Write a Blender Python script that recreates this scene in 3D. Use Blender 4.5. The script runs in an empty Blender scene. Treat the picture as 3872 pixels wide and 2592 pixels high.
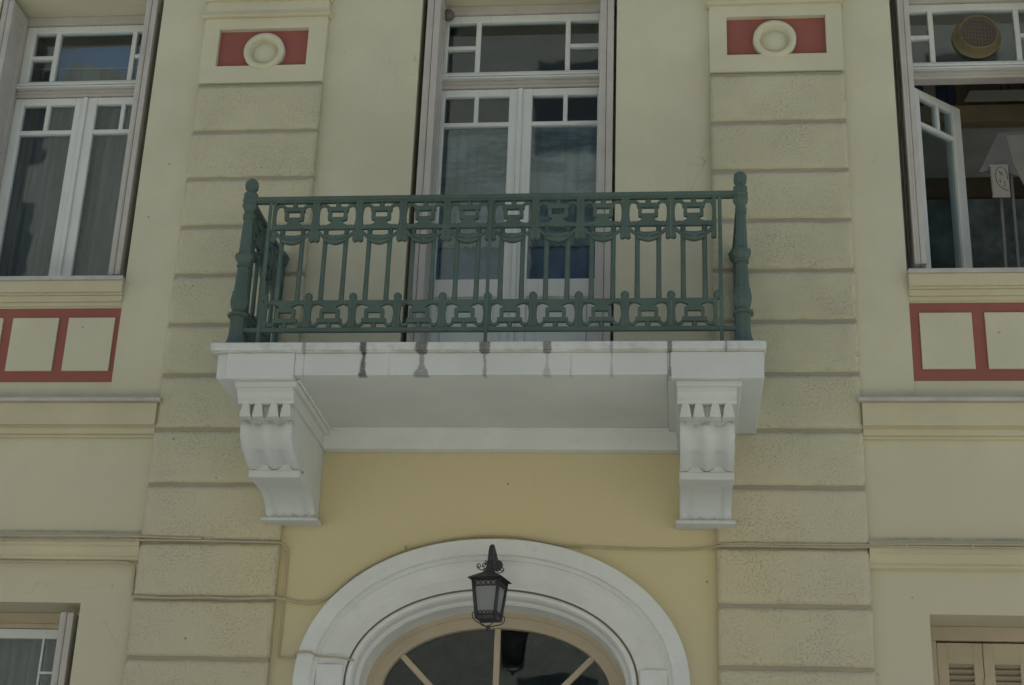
import bpy, bmesh, math, random
from mathutils import Vector, Matrix, noise
random.seed(7)
C = bpy.context.scene.collection
R = math.radians

# ------------------------------------------------------------------ camera
cam_d = bpy.data.cameras.new('camera'); cam = bpy.data.objects.new('camera', cam_d); C.objects.link(cam)
bpy.context.scene.camera = cam
pit, yaw, roll = 0.3800070, -0.1103659, 0.0370745
f = Vector((math.sin(yaw)*math.cos(pit), math.cos(yaw)*math.cos(pit), math.sin(pit)))
r = f.cross(Vector((0, 0, 1))).normalized(); u = r.cross(f)
r2 = math.cos(roll)*r + math.sin(roll)*u; u2 = -math.sin(roll)*r + math.cos(roll)*u
M_ = Matrix((r2, u2, -f)).transposed().to_4x4(); M_.translation = Vector((0, -9.11165, 1.65))
cam.matrix_world = M_
cam_d.sensor_width = 36.0; cam_d.lens = 54.6657; cam_d.clip_end = 2000
# ------------------------------------------------------------------ light
sc = bpy.context.scene
w = bpy.data.worlds.new('World'); sc.world = w; w.use_nodes = True
nt = w.node_tree; bg = nt.nodes['Background']
sky = nt.nodes.new('ShaderNodeTexSky'); sky.sky_type = 'NISHITA'; sky.sun_disc = False
SUN_EL, SUN_AZ = 64.0, 25.0      # azimuth clockwise from +Y; the sun stands high behind the house, so its street front lies in open shade
sky.sun_elevation = R(SUN_EL); sky.sun_rotation = R(SUN_AZ); sky.air_density = 1.0; sky.dust_density = 3.0; sky.ozone_density = 1.0
bg.inputs[1].default_value = 0.10
nt.links.new(sky.outputs[0], bg.inputs[0])
sd = bpy.data.lights.new('sun', 'SUN'); sd.energy = 4.0; sd.angle = R(0.6); sd.color = (1.0, 0.965, 0.89)
so = bpy.data.objects.new('sun', sd); C.objects.link(so)
dv = Vector((math.sin(R(SUN_AZ))*math.cos(R(SUN_EL)), math.cos(R(SUN_AZ))*math.cos(R(SUN_EL)), math.sin(R(SUN_EL))))
so.rotation_euler = dv.to_track_quat('Z', 'Y').to_euler(); so.location = (0, -20, 30)
sc.view_settings.view_transform = 'Standard'; sc.view_settings.look = 'None'
sc.view_settings.exposure = 0.46; sc.view_settings.gamma = 1.0
sc.view_settings.use_curve_mapping = False

# ------------------------------------------------------------------ materials
class NT:
    def __init__(s, name):
        s.m = bpy.data.materials.new(name); s.m.use_nodes = True; s.t = s.m.node_tree
        s.b = s.t.nodes['Principled BSDF']; s.out = s.t.nodes['Material Output']
    def n(s, typ, **kw):
        x = s.t.nodes.new(typ)
        for k, v in kw.items(): setattr(x, k, v)
        return x
    def l(s, a, b): s.t.links.new(a, b)
    def math(s, op, a, b=None, c=None, clamp=False):
        x = s.n('ShaderNodeMath', operation=op); x.use_clamp = clamp
        for i, v in enumerate((a, b, c)):
            if v is None: continue
            if hasattr(v, 'links'): s.l(v, x.inputs[i])
            else: x.inputs[i].default_value = v
        return x.outputs[0]
    def pos(s): return s.n('ShaderNodeNewGeometry').outputs['Position']
    def noise(s, scale, detail=4, rough=.55, vec=None, dist=0.0):
        x = s.n('ShaderNodeTexNoise'); x.inputs['Scale'].default_value = scale; x.inputs['Detail'].default_value = detail
        x.inputs['Roughness'].default_value = rough; x.inputs['Distortion'].default_value = dist
        s.l(vec if vec is not None else s.pos(), x.inputs['Vector']); return x.outputs[0]
    def ramp(s, fac, a, b):
        x = s.n('ShaderNodeMapRange'); x.interpolation_type = 'SMOOTHSTEP'
        s.l(fac, x.inputs[0]); x.inputs[1].default_value = a; x.inputs[2].default_value = b
        return x.outputs[0]
    def mix(s, fac, a, b, mode='MIX'):
        x = s.n('ShaderNodeMix', data_type='RGBA', blend_type=mode)
        if hasattr(fac, 'links'): s.l(fac, x.inputs[0])
        else: x.inputs[0].default_value = fac
        for i, v in ((6, a), (7, b)):
            if hasattr(v, 'links'): s.l(v, x.inputs[i])
            else: x.inputs[i].default_value = (*v, 1)
        return x.outputs[2]
    def bump(s, h, strength, dist):
        x = s.n('ShaderNodeBump'); x.inputs['Strength'].default_value = strength; x.inputs['Distance'].default_value = dist
        s.l(h, x.inputs['Height'])
        s.l(x.outputs[0], s.b.inputs['Normal']); return x
    def fin(s, col, rough=.8, spec=.3):
        if hasattr(col, 'links'): s.l(col, s.b.inputs['Base Color'])
        else: s.b.inputs['Base Color'].default_value = (*col, 1)
        s.b.inputs['Roughness'].default_value = rough
        s.b.inputs['Specular IOR Level'].default_value = spec
        return s.m

def mul(c, k): return tuple(x*k for x in c)

CREAM = (.625, .605, .445)
OCHRE = (.66, .57, .335)

def plaster(name, col, rough_tex=False, sheltered=False, col2=None, dirt=.5):
    s = NT(name); P = s.pos()
    big = s.noise(1.1, 5, .6); med = s.noise(7, 5, .6); fine = s.noise(60, 4, .6)
    c = s.mix(s.ramp(big, .35, .68), mul(col, .93), mul(col, 1.05))
    warm = (col[0]*1.03, col[1]*.93, col[2]*.78)
    c = s.mix(s.math('MULTIPLY', s.ramp(med, .5, .75), .35), c, warm)
    c = s.mix(s.math('MULTIPLY', s.ramp(s.noise(18, 6, .7), .58, .8), .25*dirt), c, mul(col, .62))
    xyz = s.n('ShaderNodeSeparateXYZ'); s.l(P, xyz.inputs[0])
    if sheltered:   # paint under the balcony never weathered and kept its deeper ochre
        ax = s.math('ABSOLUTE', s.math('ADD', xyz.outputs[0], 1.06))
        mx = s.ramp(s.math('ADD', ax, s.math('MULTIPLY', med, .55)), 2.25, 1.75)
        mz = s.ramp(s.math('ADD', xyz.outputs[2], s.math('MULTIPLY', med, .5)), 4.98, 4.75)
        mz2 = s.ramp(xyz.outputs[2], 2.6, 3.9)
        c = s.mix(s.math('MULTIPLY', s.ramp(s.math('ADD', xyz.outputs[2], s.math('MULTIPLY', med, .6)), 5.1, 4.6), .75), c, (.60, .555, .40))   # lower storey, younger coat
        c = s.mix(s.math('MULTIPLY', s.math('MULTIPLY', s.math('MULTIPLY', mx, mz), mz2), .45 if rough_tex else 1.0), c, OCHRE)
    # faint vertical rain marks and small dark pits
    mp = s.n('ShaderNodeMapping'); mp.inputs['Scale'].default_value = (22, 22, 1.3); s.l(P, mp.inputs[0])
    st = s.noise(1.0, 3, .6, vec=mp.outputs[0])
    c = s.mix(s.math('MULTIPLY', s.ramp(st, .6, .85), .22*dirt), c, mul(col, .55))
    vo = s.n('ShaderNodeTexVoronoi'); vo.inputs['Scale'].default_value = 5.5; s.l(P, vo.inputs['Vector'])
    pit_ = s.math('MULTIPLY', s.ramp(vo.outputs['Distance'], .055, .03), s.ramp(s.noise(2.3, 2), .5, .6))
    c = s.mix(s.math('MULTIPLY', pit_, .7), c, mul(col, .3))
    if not rough_tex and col == CREAM or name == 'smooth_cream_plaster':
        # hairline cracks, a few only
        dv = s.n('ShaderNodeVectorMath', operation='ADD'); nz = s.n('ShaderNodeTexNoise'); nz.inputs['Scale'].default_value = 5; s.l(P, nz.inputs['Vector'])
        sc_ = s.n('ShaderNodeVectorMath', operation='SCALE'); s.l(nz.outputs[1], sc_.inputs[0]); sc_.inputs['Scale'].default_value = .35
        s.l(P, dv.inputs[0]); s.l(sc_.outputs[0], dv.inputs[1])
        ve = s.n('ShaderNodeTexVoronoi', feature='DISTANCE_TO_EDGE'); ve.inputs['Scale'].default_value = 1.7; s.l(dv.outputs[0], ve.inputs['Vector'])
        ck = s.math('MULTIPLY', s.ramp(ve.outputs['Distance'], .006, .001), s.ramp(s.noise(1.3, 3), .585, .66))
        c = s.mix(s.math('MULTIPLY', ck, .38), c, mul(col, .4))
        # soot settled above the string course and above the cornice
        b1 = s.math('MULTIPLY', s.ramp(s.math('ABSOLUTE', s.math('SUBTRACT', xyz.outputs[2], 4.064)), .022, .004), s.ramp(s.math('ABSOLUTE', s.math('ADD', xyz.outputs[0], 1.06)), 2.0, 2.1))
        b2 = s.math('MULTIPLY', s.ramp(xyz.outputs[2], 5.03, 4.93), s.ramp(xyz.outputs[2], 4.90, 4.93))
        bb = s.math('MULTIPLY', s.math('ADD', s.math('MULTIPLY', b1, .5), s.math('MULTIPLY', b2, .32)), s.math('ADD', .4, s.ramp(s.noise(6, 4, .65), .35, .65)))
        c = s.mix(s.math('MINIMUM', bb, .6), c, (.27, .255, .25))
    if rough_tex:
        a = s.noise(80, 5, .62, dist=.2); b = s.noise(120, 3, .6); rg = s.ramp(s.noise(3.1, 3), .3, .7)
        pk = s.ramp(a, .34, .48)
        c = s.mix(s.math('MULTIPLY', s.math('SUBTRACT', 1.0, pk), s.math('MULTIPLY', s.math('ADD', rg, .8), .15)), c, mul(col, .5))
        h = s.math('ADD', s.math('MULTIPLY', pk, .9), s.math('MULTIPLY', b, .5))
        bu = s.bump(h, .55, .006)
        s.l(s.math('ADD', .38, s.math('MULTIPLY', rg, .35)), bu.inputs['Strength'])
    else:
        s.bump(s.math('ADD', s.math('MULTIPLY', fine, .6), s.math('MULTIPLY', med, 1.2)), .25, .004)
    return s.fin(c, .92, .2)

def paint(name, col, rough=.55, var=.08, bumpd=.0015, grime=.25, streak=False):
    s = NT(name)
    a = s.noise(4, 5, .6); b = s.noise(45, 4, .6)
    c = s.mix(s.ramp(a, .3, .7), mul(col, 1-var), mul(col, 1+var*.4))
    c = s.mix(s.math('MULTIPLY', s.ramp(s.noise(12, 6, .7), .56, .8), grime), c, mul(col, .5))
    if streak:
        mp = s.n('ShaderNodeMapping'); mp.inputs['Scale'].default_value = (60, 60, 1.0); s.l(s.pos(), mp.inputs[0])
        c = s.mix(s.math('MULTIPLY', s.ramp(s.noise(1, 3, .6, vec=mp.outputs[0]), .55, .8), .3), c, mul(col, .6))
    s.bump(b, .3, bumpd)
    return s.fin(c, rough, .35)

def stained_white():
    s = NT('weathered_white_stone'); P = s.pos(); xyz = s.n('ShaderNodeSeparateXYZ'); s.l(P, xyz.inputs[0])
    X, Y, Zc = xyz.outputs
    col = (.65, .675, .645)
    med = s.noise(9, 5, .65); big = s.noise(2.2, 4)
    c = s.mix(s.ramp(big, .3, .7), mul(col, .92), col)
    c = s.mix(s.math('MULTIPLY', s.ramp(s.noise(26, 6, .75), .58, .78), .35), c, (.42, .38, .31))
    tot = None
    wob = s.math('MULTIPLY', s.math('SUBTRACT', s.noise(22, 4, .65), .5), .030)
    head = s.ramp(Zc, 4.845, 4.868); foot = s.ramp(Zc, 4.80, 4.725); low = s.ramp(Zc, 4.69, 4.725)
    for x0, wh, ws, wf, kh, ks in ((-1.752, .017, .010, .022, .95, .9), (-1.415, .032, .011, .04, .85, .6), (-1.053, .028, .0045, .010, .8, .6), (-.70, .022, .005, .02, .75, .32), (-.337, .008, .003, .008, .45, .35), (-.012, .012, .0035, .008, .8, .8), (-2.096, .010, .002, .004, .5, .3), (.30, .006, .0, .0, .5, .0), (-.565, .0, .002, .006, .0, .25), (-1.60, .0, .002, .003, .1, .2)):
        d = s.math('ABSOLUTE', s.math('ADD', s.math('SUBTRACT', X, x0), s.math('MULTIPLY', wob, 1.0 if wh > .015 else .3)))
        hw = s.math('ADD', ws, s.math('MULTIPLY', foot, wf-ws)); hw = s.math('ADD', hw, s.math('MULTIPLY', head, wh-ws))
        soft = .009 if wh > .015 else .005
        m = s.ramp(s.math('SUBTRACT', d, hw), soft, -soft*.6)
        kk = s.math('ADD', ks, s.math('MULTIPLY', head, kh-ks))
        m = s.math('MULTIPLY', s.math('MULTIPLY', m, low), kk)
        tot = m if tot is None else s.math('MAXIMUM', tot, m)
    tot = s.math('MULTIPLY', tot, s.math('ADD', .72, s.math('MULTIPLY', s.ramp(s.noise(70, 5, .7), .3, .6), .28)))
    tot = s.math('MULTIPLY', tot, s.ramp(Y, -.90, -.95))
    ln = s.math('MULTIPLY', s.ramp(s.math('ABSOLUTE', s.math('SUBTRACT', Zc, 4.866)), .007, .002), s.ramp(s.noise(5, 4, .7), .35, .62))
    c = s.mix(s.math('MULTIPLY', ln, .45), c, (.28, .25, .20))
    # dirt on the narrow lip of the slab
    lip = s.math('MULTIPLY', s.ramp(Zc, 4.862, 4.872), s.ramp(s.noise(11, 5, .65), .45, .72))
    c = s.mix(s.math('MULTIPLY', lip, .38), c, (.30, .28, .24))
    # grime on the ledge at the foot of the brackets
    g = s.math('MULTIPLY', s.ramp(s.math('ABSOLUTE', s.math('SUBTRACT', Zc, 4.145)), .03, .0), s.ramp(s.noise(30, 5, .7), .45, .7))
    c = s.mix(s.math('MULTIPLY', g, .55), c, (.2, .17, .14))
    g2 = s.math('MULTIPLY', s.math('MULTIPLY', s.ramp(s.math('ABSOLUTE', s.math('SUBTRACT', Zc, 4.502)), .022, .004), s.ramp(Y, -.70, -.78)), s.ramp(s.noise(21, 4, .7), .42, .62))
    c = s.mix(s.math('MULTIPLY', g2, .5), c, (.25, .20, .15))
    c = s.mix(tot, c, (.07, .06, .055))
    s.bump(s.math('ADD', med, s.noise(70, 3)), .3, .004)
    return s.fin(c, .8, .25)

MAT = {}
MAT['cream'] = plaster('cream_plaster', CREAM, sheltered=True)
MAT['smooth'] = plaster('smooth_cream_plaster', mul(CREAM, 1.0), dirt=.8)
MAT['rough'] = plaster('rough_cream_plaster', (.59, .565, .395), rough_tex=True, sheltered=True)
MAT['groovebrown'] = plaster('dirty_arch_groove', (.30, .26, .21), dirt=.3)
MAT['groove'] = plaster('joint_plaster', (.40, .36, .265), dirt=.3)
MAT['yellow'] = plaster('yellow_trim_plaster', (.60, .555, .385), dirt=.7)
MAT['soffit'] = plaster('warm_reveal_plaster', (.56, .48, .33), dirt=.3)
MAT['red'] = plaster('brick_red_plaster', (.335, .125, .105), dirt=.4)
MAT['stone'] = paint('grey_marble_sill', (.52, .50, .47), .6, .15, .002, .5)
MAT['white'] = stained_white()
MAT['archwhite'] = paint('white_painted_render', (.76, .77, .73), .7, .06, .003, .3)
MAT['joinery'] = paint('white_window_paint', (.74, .77, .74), .4, .05, .0006, .15, True)
MAT['shutter'] = paint('beige_shutter_paint', (.53, .50, .45), .6, .10, .0015, .3, True)
MAT['tan'] = paint('tan_wood_paint', (.54, .455, .325), .6, .10, .0015, .3)
MAT['louvre'] = paint('tan_louvre_paint', (.42, .36, .27), .6, .10, .001, .3)
MAT['iron'] = paint('green_iron_paint', (.088, .134, .112), .55, .18, .003, .35)
MAT['lampiron'] = paint('black_wrought_iron', (.05, .05, .052), .5, .2, .002, .2)
MAT['frost'] = paint('frosted_lamp_glass', (.25, .255, .255), .35, .05, .0005, .1)
MAT['cable'] = paint('cream_painted_cable', (.50, .44, .30), .6, .1, .001, .6)
MAT['darkcable'] = paint('brown_cable', (.16, .13, .10), .6, .1, .001, .3)
MAT['fanyellow'] = paint('yellowed_fan_plastic', (.20, .165, .085), .5, .1, .001, .2)
MAT['fandark'] = paint('dark_fan_grille', (.07, .06, .05), .6, .1, .001, .2)
MAT['fangrille'] = paint('grey_brown_fan_mesh', (.21, .185, .15), .6, .1, .001, .1)
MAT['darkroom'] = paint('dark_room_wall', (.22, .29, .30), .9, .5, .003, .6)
MAT['roomceil'] = paint('dim_room_ceiling', (.60, .60, .56), .9, .1, .003, .2)
MAT['paving'] = paint('pale_paving', (.54, .55, .51), .85, .1, .005, .4)
MAT['asphalt'] = paint('asphalt', (.06, .06, .06), .9, .1, .005, .3)
MAT['opp'] = paint('opposite_plaster', (.35, .355, .31), .9, .1, .005, .4)
MAT['oppglass'] = paint('opposite_window_dark', (.05, .06, .07), .3, .1, .001, .1)
MAT['grey'] = paint('grey_plastic', (.16, .16, .15), .6, .2, .002, .4)
MAT['paper'] = paint('pale_paper', (.62, .61, .58), .8, .05, .001, .1)
MAT['ochrewood'] = paint('ochre_board', (.56, .46, .29), .7, .12, .002, .3)
MAT['brownwood'] = paint('brown_board', (.24, .175, .13), .7, .2, .002, .3)
MAT['greywood'] = paint('grey_board', (.40, .40, .42), .7, .1, .002, .3)
MAT['palegrey'] = paint('pale_grey_board', (.56, .56, .54), .7, .1, .002, .3)
MAT['ink'] = paint('dark_ink', (.08, .06, .06), .7, .1, .001, .1)
MAT['book1'] = paint('brown_book', (.26, .20, .17), .7, .2, .001, .2)
MAT['book2'] = paint('blue_book', (.07, .10, .17), .7, .2, .001, .2)
MAT['book3'] = paint('pale_book', (.50, .47, .42), .7, .2, .001, .2)
MAT['bluecloth'] = paint('blue_backsheet_cloth', (.10, .25, .56), .8, .15, .002, .1, True)

def cloth(name, c1, c2, scale=(9, 1, .6)):
    s = NT(name); mp = s.n('ShaderNodeMapping'); mp.inputs['Scale'].default_value = scale; s.l(s.pos(), mp.inputs[0])
    a = s.noise(1.0, 4, .6, vec=mp.outputs[0], dist=.6)
    c = s.mix(s.ramp(a, .35, .65), c1, c2)
    s.bump(s.noise(300, 2), .2, .001)
    return s.fin(c, .9, .1)
MAT['net'] = cloth('grey_green_net_with_reflections', (.15, .185, .195), (.38, .43, .43), (2.2, 1, 8))  # net curtain; its pale horizontal streaks paint in reflections on the door glass
MAT['greycurtain'] = cloth('grey_brown_curtain_cloth', (.15, .145, .135), (.26, .25, .235))
MAT['slate'] = cloth('slate_blue_reflection_cloth', (.10, .16, .25), (.17, .24, .34), (4, 1, 4))  # bluish reflection in the lower door glass, put into the colour

def glass_mat():
    s = NT('window_glass'); s.t.nodes.remove(s.b)
    tr = s.n('ShaderNodeBsdfTransparent'); tr.inputs[0].default_value = (.84, .90, .92, 1)
    gl = s.n('ShaderNodeBsdfGlossy'); gl.inputs['Roughness'].default_value = .02; gl.inputs[0].default_value = (.95, 1, 1, 1)
    lw_ = s.n('ShaderNodeLayerWeight'); lw_.inputs[0].default_value = .5
    fres = s.math('ADD', .045, s.math('MULTIPLY', s.math('POWER', lw_.outputs[1], 5.0), .95))
    bn = s.n('ShaderNodeBump'); bn.inputs['Strength'].default_value = .25; bn.inputs['Distance'].default_value = .004
    s.l(s.noise(2.6, 2), bn.inputs['Height']); s.l(bn.outputs[0], gl.inputs['Normal'])
    mx = s.n('ShaderNodeMixShader'); s.l(s.math('MULTIPLY', fres, 1.5, clamp=True), mx.inputs[0])
    s.l(tr.outputs[0], mx.inputs[1]); s.l(gl.outputs[0], mx.inputs[2]); s.l(mx.outputs[0], s.out.inputs[0])
    return s.m
MAT['glass'] = glass_mat()

# ------------------------------------------------------------------ builders
def root_loc(o):
    v = Vector((0, 0, 0))
    while o is not None:
        v += o.location; o = o.parent
    return v

class MB:
    def __init__(s): s.bm = bmesh.new(); s.smooth = False
    def box(s, x0, x1, y0, y1, z0, z1, bev=0.0, mat=None):
        b = bmesh.new()
        vs = [b.verts.new((x, y, z)) for x in (x0, x1) for y in (y0, y1) for z in (z0, z1)]
        for q in ((0, 1, 3, 2), (4, 6, 7, 5), (0, 4, 5, 1), (2, 3, 7, 6), (0, 2, 6, 4), (1, 5, 7, 3)): b.faces.new([vs[i] for i in q])
        bmesh.ops.recalc_face_normals(b, faces=b.faces)
        if bev > 0: bmesh.ops.bevel(b, geom=list(b.edges), offset=bev, segments=1, affect='EDGES')
        return s._merge(b, mat)
    def _merge(s, b, mat=None):
        me = bpy.data.meshes.new('tmp')
        if mat is not None: b.transform(mat)
        b.to_mesh(me); s.bm.from_mesh(me); bpy.data.meshes.remove(me); b.free(); return s
    def prism(s, pts, y0, y1, axis='Y'):
        """pts: outline in (x,z), extruded between y0 and y1 (axis Y); axis X: pts are (y,z)."""
        b = bmesh.new()
        mk = (lambda p, t: (p[0], t, p[1])) if axis == 'Y' else (lambda p, t: (t, p[0], p[1]))
        A = [b.verts.new(mk(p, y0)) for p in pts]; B = [b.verts.new(mk(p, y1)) for p in pts]
        b.faces.new(A); b.faces.new(B[::-1])
        n = len(pts)
        for i in range(n): b.faces.new((A[i], B[i], B[(i+1) % n], A[(i+1) % n]))
        bmesh.ops.recalc_face_normals(b, faces=b.faces); return s._merge(b)
    def tube(s, pts, rad, seg=8, flat=1.0, closed=False):
        b = bmesh.new(); pts = [Vector(p) for p in pts]; n = len(pts); rings = []
        rr = rad if isinstance(rad, (list, tuple)) else [rad]*n
        up = None
        for i, p in enumerate(pts):
            t = (pts[min(i+1, n-1)] - pts[max(i-1, 0)]).normalized()
            if up is None:
                up = Vector((0, 1, 0)) if abs(t.y) < .9 else Vector((0, 0, 1))
            up = (up - t*up.dot(t)).normalized(); sd_ = t.cross(up)
            rings.append([b.verts.new(p + (sd_*math.cos(a) + up*math.sin(a)*flat)*rr[i]) for a in [2*math.pi*k/seg for k in range(seg)]])
        for i in range(n-1):
            for k in range(seg):
                b.faces.new((rings[i][k], rings[i][(k+1) % seg], rings[i+1][(k+1) % seg], rings[i+1][k]))
        b.faces.new(rings[0][::-1]); b.faces.new(rings[-1])
        for fc in b.faces: fc.smooth = True
        bmesh.ops.recalc_face_normals(b, faces=b.faces); return s._merge(b)
    def lathe(s, prof, cx, cy, seg=12, phase=0.0, smooth=True, sx=1.0, axis='Z', cz=0):
        b = bmesh.new(); rings = []
        for z, rd in prof:
            rg = []
            for k in range(seg):
                a = phase + 2*math.pi*k/seg
                if axis == 'Z': rg.append(b.verts.new((cx+math.cos(a)*rd*sx, cy+math.sin(a)*rd, z)))
                else: rg.append(b.verts.new((cx+math.cos(a)*rd, z, cz+math.sin(a)*rd)))
            rings.append(rg)
        for i in range(len(rings)-1):
            for k in range(seg): b.faces.new((rings[i][k], rings[i][(k+1) % seg], rings[i+1][(k+1) % seg], rings[i+1][k]))
        b.faces.new(rings[0][::-1]); b.faces.new(rings[-1])
        for fc in b.faces: fc.smooth = smooth
        bmesh.ops.recalc_face_normals(b, faces=b.faces); return s._merge(b)
    def strip(s, A, B, smooth=False, closed=False):
        va = [s.bm.verts.new(p) for p in A]; vb = [s.bm.verts.new(p) for p in B]
        for i in range(len(A)-1):
            fc = s.bm.faces.new((va[i], vb[i], vb[i+1], va[i+1])); fc.smooth = smooth
        return s
    def build(s, name, mat, parent=None, loc=None):
        me = bpy.data.meshes.new(name)
        off = root_loc(parent) if parent else Vector(loc or (0, 0, 0))
        if off.length: bmesh.ops.translate(s.bm, verts=s.bm.verts, vec=-off)
        s.bm.to_mesh(me); s.bm.free()
        me.materials.append(MAT[mat] if isinstance(mat, str) else mat)
        o = bpy.data.objects.new(name, me); C.objects.link(o)
        if parent: o.parent = parent
        elif loc: o.location = loc
        return o

def bx(name, mat, parent, x0, x1, y0, y1, z0, z1, bev=0.003):
    return MB().box(x0, x1, y0, y1, z0, z1, bev).build(name, mat, parent)
def tag(o, label=None, cat=None, group=None, kind=None):
    for k, v in (('label', label), ('category', cat), ('group', group), ('kind', kind)):
        if v: o[k] = v
    return o
def thing(name, loc, label, cat, group=None):
    o = bpy.data.objects.new(name, None); o.empty_display_size = .1; C.objects.link(o); o.location = loc
    return tag(o, label, cat, group)
def shift(o, dx=0, dy=0, dz=0, parent=None):
    """a copy of a part (and its sub-parts) that shares the mesh, moved"""
    c = o.copy(); C.objects.link(c); c.parent = parent or o.parent; c.location = o.location + Vector((dx, dy, dz))
    for ch in list(o.children):
        d = ch.copy(); C.objects.link(d); d.parent = c
    return c

# ------------------------------------------------------------------ ground and street
tag(MB().box(-300, 300, -300, .3, -.5, 0).build('ground', 'paving'), kind='structure')
tag(MB().box(-300, 300, -12.5, -8.5, -.02, .004).build('road', 'asphalt'), kind='structure')

ob = thing('opposite_building', (0, -15.5, 0), 'plain grey plastered building across the street facing the cream house', 'building')
MB().box(-22, 18, -24, -15.5, 0, 19.4).build('wall', 'opp', ob)
MB().box(-22.2, 18.2, -24.2, -15.1, 19.4, 19.75).build('cornice', 'opp', ob)
wp = None
for i in range(11):
    for j in range(6):
        x, z = -20.5+i*3.6, 1.2+j*2.9
        if wp is None: wp = MB().box(x, x+1.3, -15.52, -15.44, z, z+1.9).build('window', 'oppglass', ob); x00, z00 = x, z
        else: shift(wp, x-x00, 0, z-z00)

# ------------------------------------------------------------------ the house
PL0, PL1, PR0, PR1 = -3.277, -2.397, .262, 1.151
WY = .05
ARX, ARZ, ARA, ARB, ARN = -1.068, 3.155, 1.165, .87, 2.08
def arch_pt(d, t):
    a, b = ARA-d, ARB-d
    c, s_ = math.cos(t), math.sin(t)
    return (ARX + a*math.copysign(abs(c)**(2/ARN), c), ARZ + b*abs(s_)**(2/ARN))
def arch_line(d, n=48, zb=0.0):
    pts = [(ARX+ARA-d, zb)] + [arch_pt(d, math.pi*k/n) for k in range(n+1)] + [(ARX-ARA+d, zb)]
    return pts

house = thing('town_house', (ARX, WY, 0), 'cream and ochre neoclassical town house with rusticated pilasters, red panels and tall white windows', 'building')

# wall with its openings: butted boxes, each zone one slab
wl = MB()
D0, D1 = WY, .50
OPL = (-4.842, -3.620); OPR = (1.482, 2.714); OPD = (-1.738, -.369)
ZT = 8.07; ZA = 4.93
def slab(x0, x1, z0, z1): wl.box(x0, x1, D0, D1, z0, z1)
def bay(xa, xb, op, zlow_top, zup0):
    a, b = op
    slab(xa, a, 0, 10); slab(b, xb, 0, 10)
    slab(a, b, 0, 1.3); slab(a, b, zlow_top, zup0); slab(a, b, ZT, 10)
bay(-7.5, PL0+.2, OPL, 3.619, ZA)
bay(PR1-.2, 5.6, OPR, 3.619, ZA)
a, b = OPD
slab(PL0+.2, a, 4.4, 10); slab(b, PR1-.2, 4.4, 10); slab(a, b, 4.4, 4.90); slab(a, b, ZT, 10)
# spandrel round the arched doorway
top = arch_line(.335, 48)
xs0, xs1 = PL0+.2, PR1-.2
bmw = wl.bm
def face(pts):
    vs = [bmw.verts.new(p) for p in pts]
    try: bmw.faces.new(vs)
    except ValueError: pass
for i in range(len(top)-1):
    (xa, za), (xb, zb) = top[i], top[i+1]
    if i == 0 or i == len(top)-2: continue
    face([(xa, D0, za), (xb, D0, zb), (xb, D0, 4.4), (xa, D0, 4.4)])
face([(xs1, D0, 0), (top[0][0], D0, 0), (top[1][0], D0, ARZ), (top[1][0], D0, 4.4), (xs1, D0, 4.4)][::1])
face([(xs0, D0, 0), (xs0, D0, 4.4), (top[-2][0], D0, 4.4), (top[-2][0], D0, ARZ), (top[-1][0], D0, 0)])
wall = wl.build('wall', 'cream', house)

# dark rooms behind the openings
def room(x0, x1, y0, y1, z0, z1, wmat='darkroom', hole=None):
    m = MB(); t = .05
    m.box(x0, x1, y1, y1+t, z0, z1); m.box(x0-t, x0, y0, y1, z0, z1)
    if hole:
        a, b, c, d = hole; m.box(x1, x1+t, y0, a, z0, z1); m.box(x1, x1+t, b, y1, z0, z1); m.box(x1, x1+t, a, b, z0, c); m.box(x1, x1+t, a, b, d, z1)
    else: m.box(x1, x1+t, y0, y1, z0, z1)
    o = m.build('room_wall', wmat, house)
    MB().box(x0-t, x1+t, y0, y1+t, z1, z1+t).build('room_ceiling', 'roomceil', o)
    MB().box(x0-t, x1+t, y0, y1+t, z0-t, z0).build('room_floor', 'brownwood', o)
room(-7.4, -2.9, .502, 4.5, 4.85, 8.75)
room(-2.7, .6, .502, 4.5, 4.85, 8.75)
room(.8, 5.5, .502, 4.5, 4.85, 8.75, hole=(.9, 3.4, 5.7, 8.3))     # unseen side opening added to let daylight into the studio
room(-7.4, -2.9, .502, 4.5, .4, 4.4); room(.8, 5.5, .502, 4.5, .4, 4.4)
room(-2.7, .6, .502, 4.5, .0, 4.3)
MB().box(-7.5, 5.6, -.3, 5.0, 10.0, 10.25).build('roof_edge', 'yellow', house)
MB().box(-7.5, 5.6, 4.6, 4.8, 0, 10.0).box(-7.7, -7.5, D0, 4.8, 0, 10.0).box(5.6, 5.8, D0, .9, 0, 10.0).box(5.6, 5.8, 3.4, 4.8, 0, 10.0).box(5.6, 5.8, .9, 3.4, 0, 5.7).box(5.6, 5.8, .9, 3.4, 8.3, 10.0).build('outer_wall', 'cream', house)  # gap in the right side lines up with the added studio opening

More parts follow.
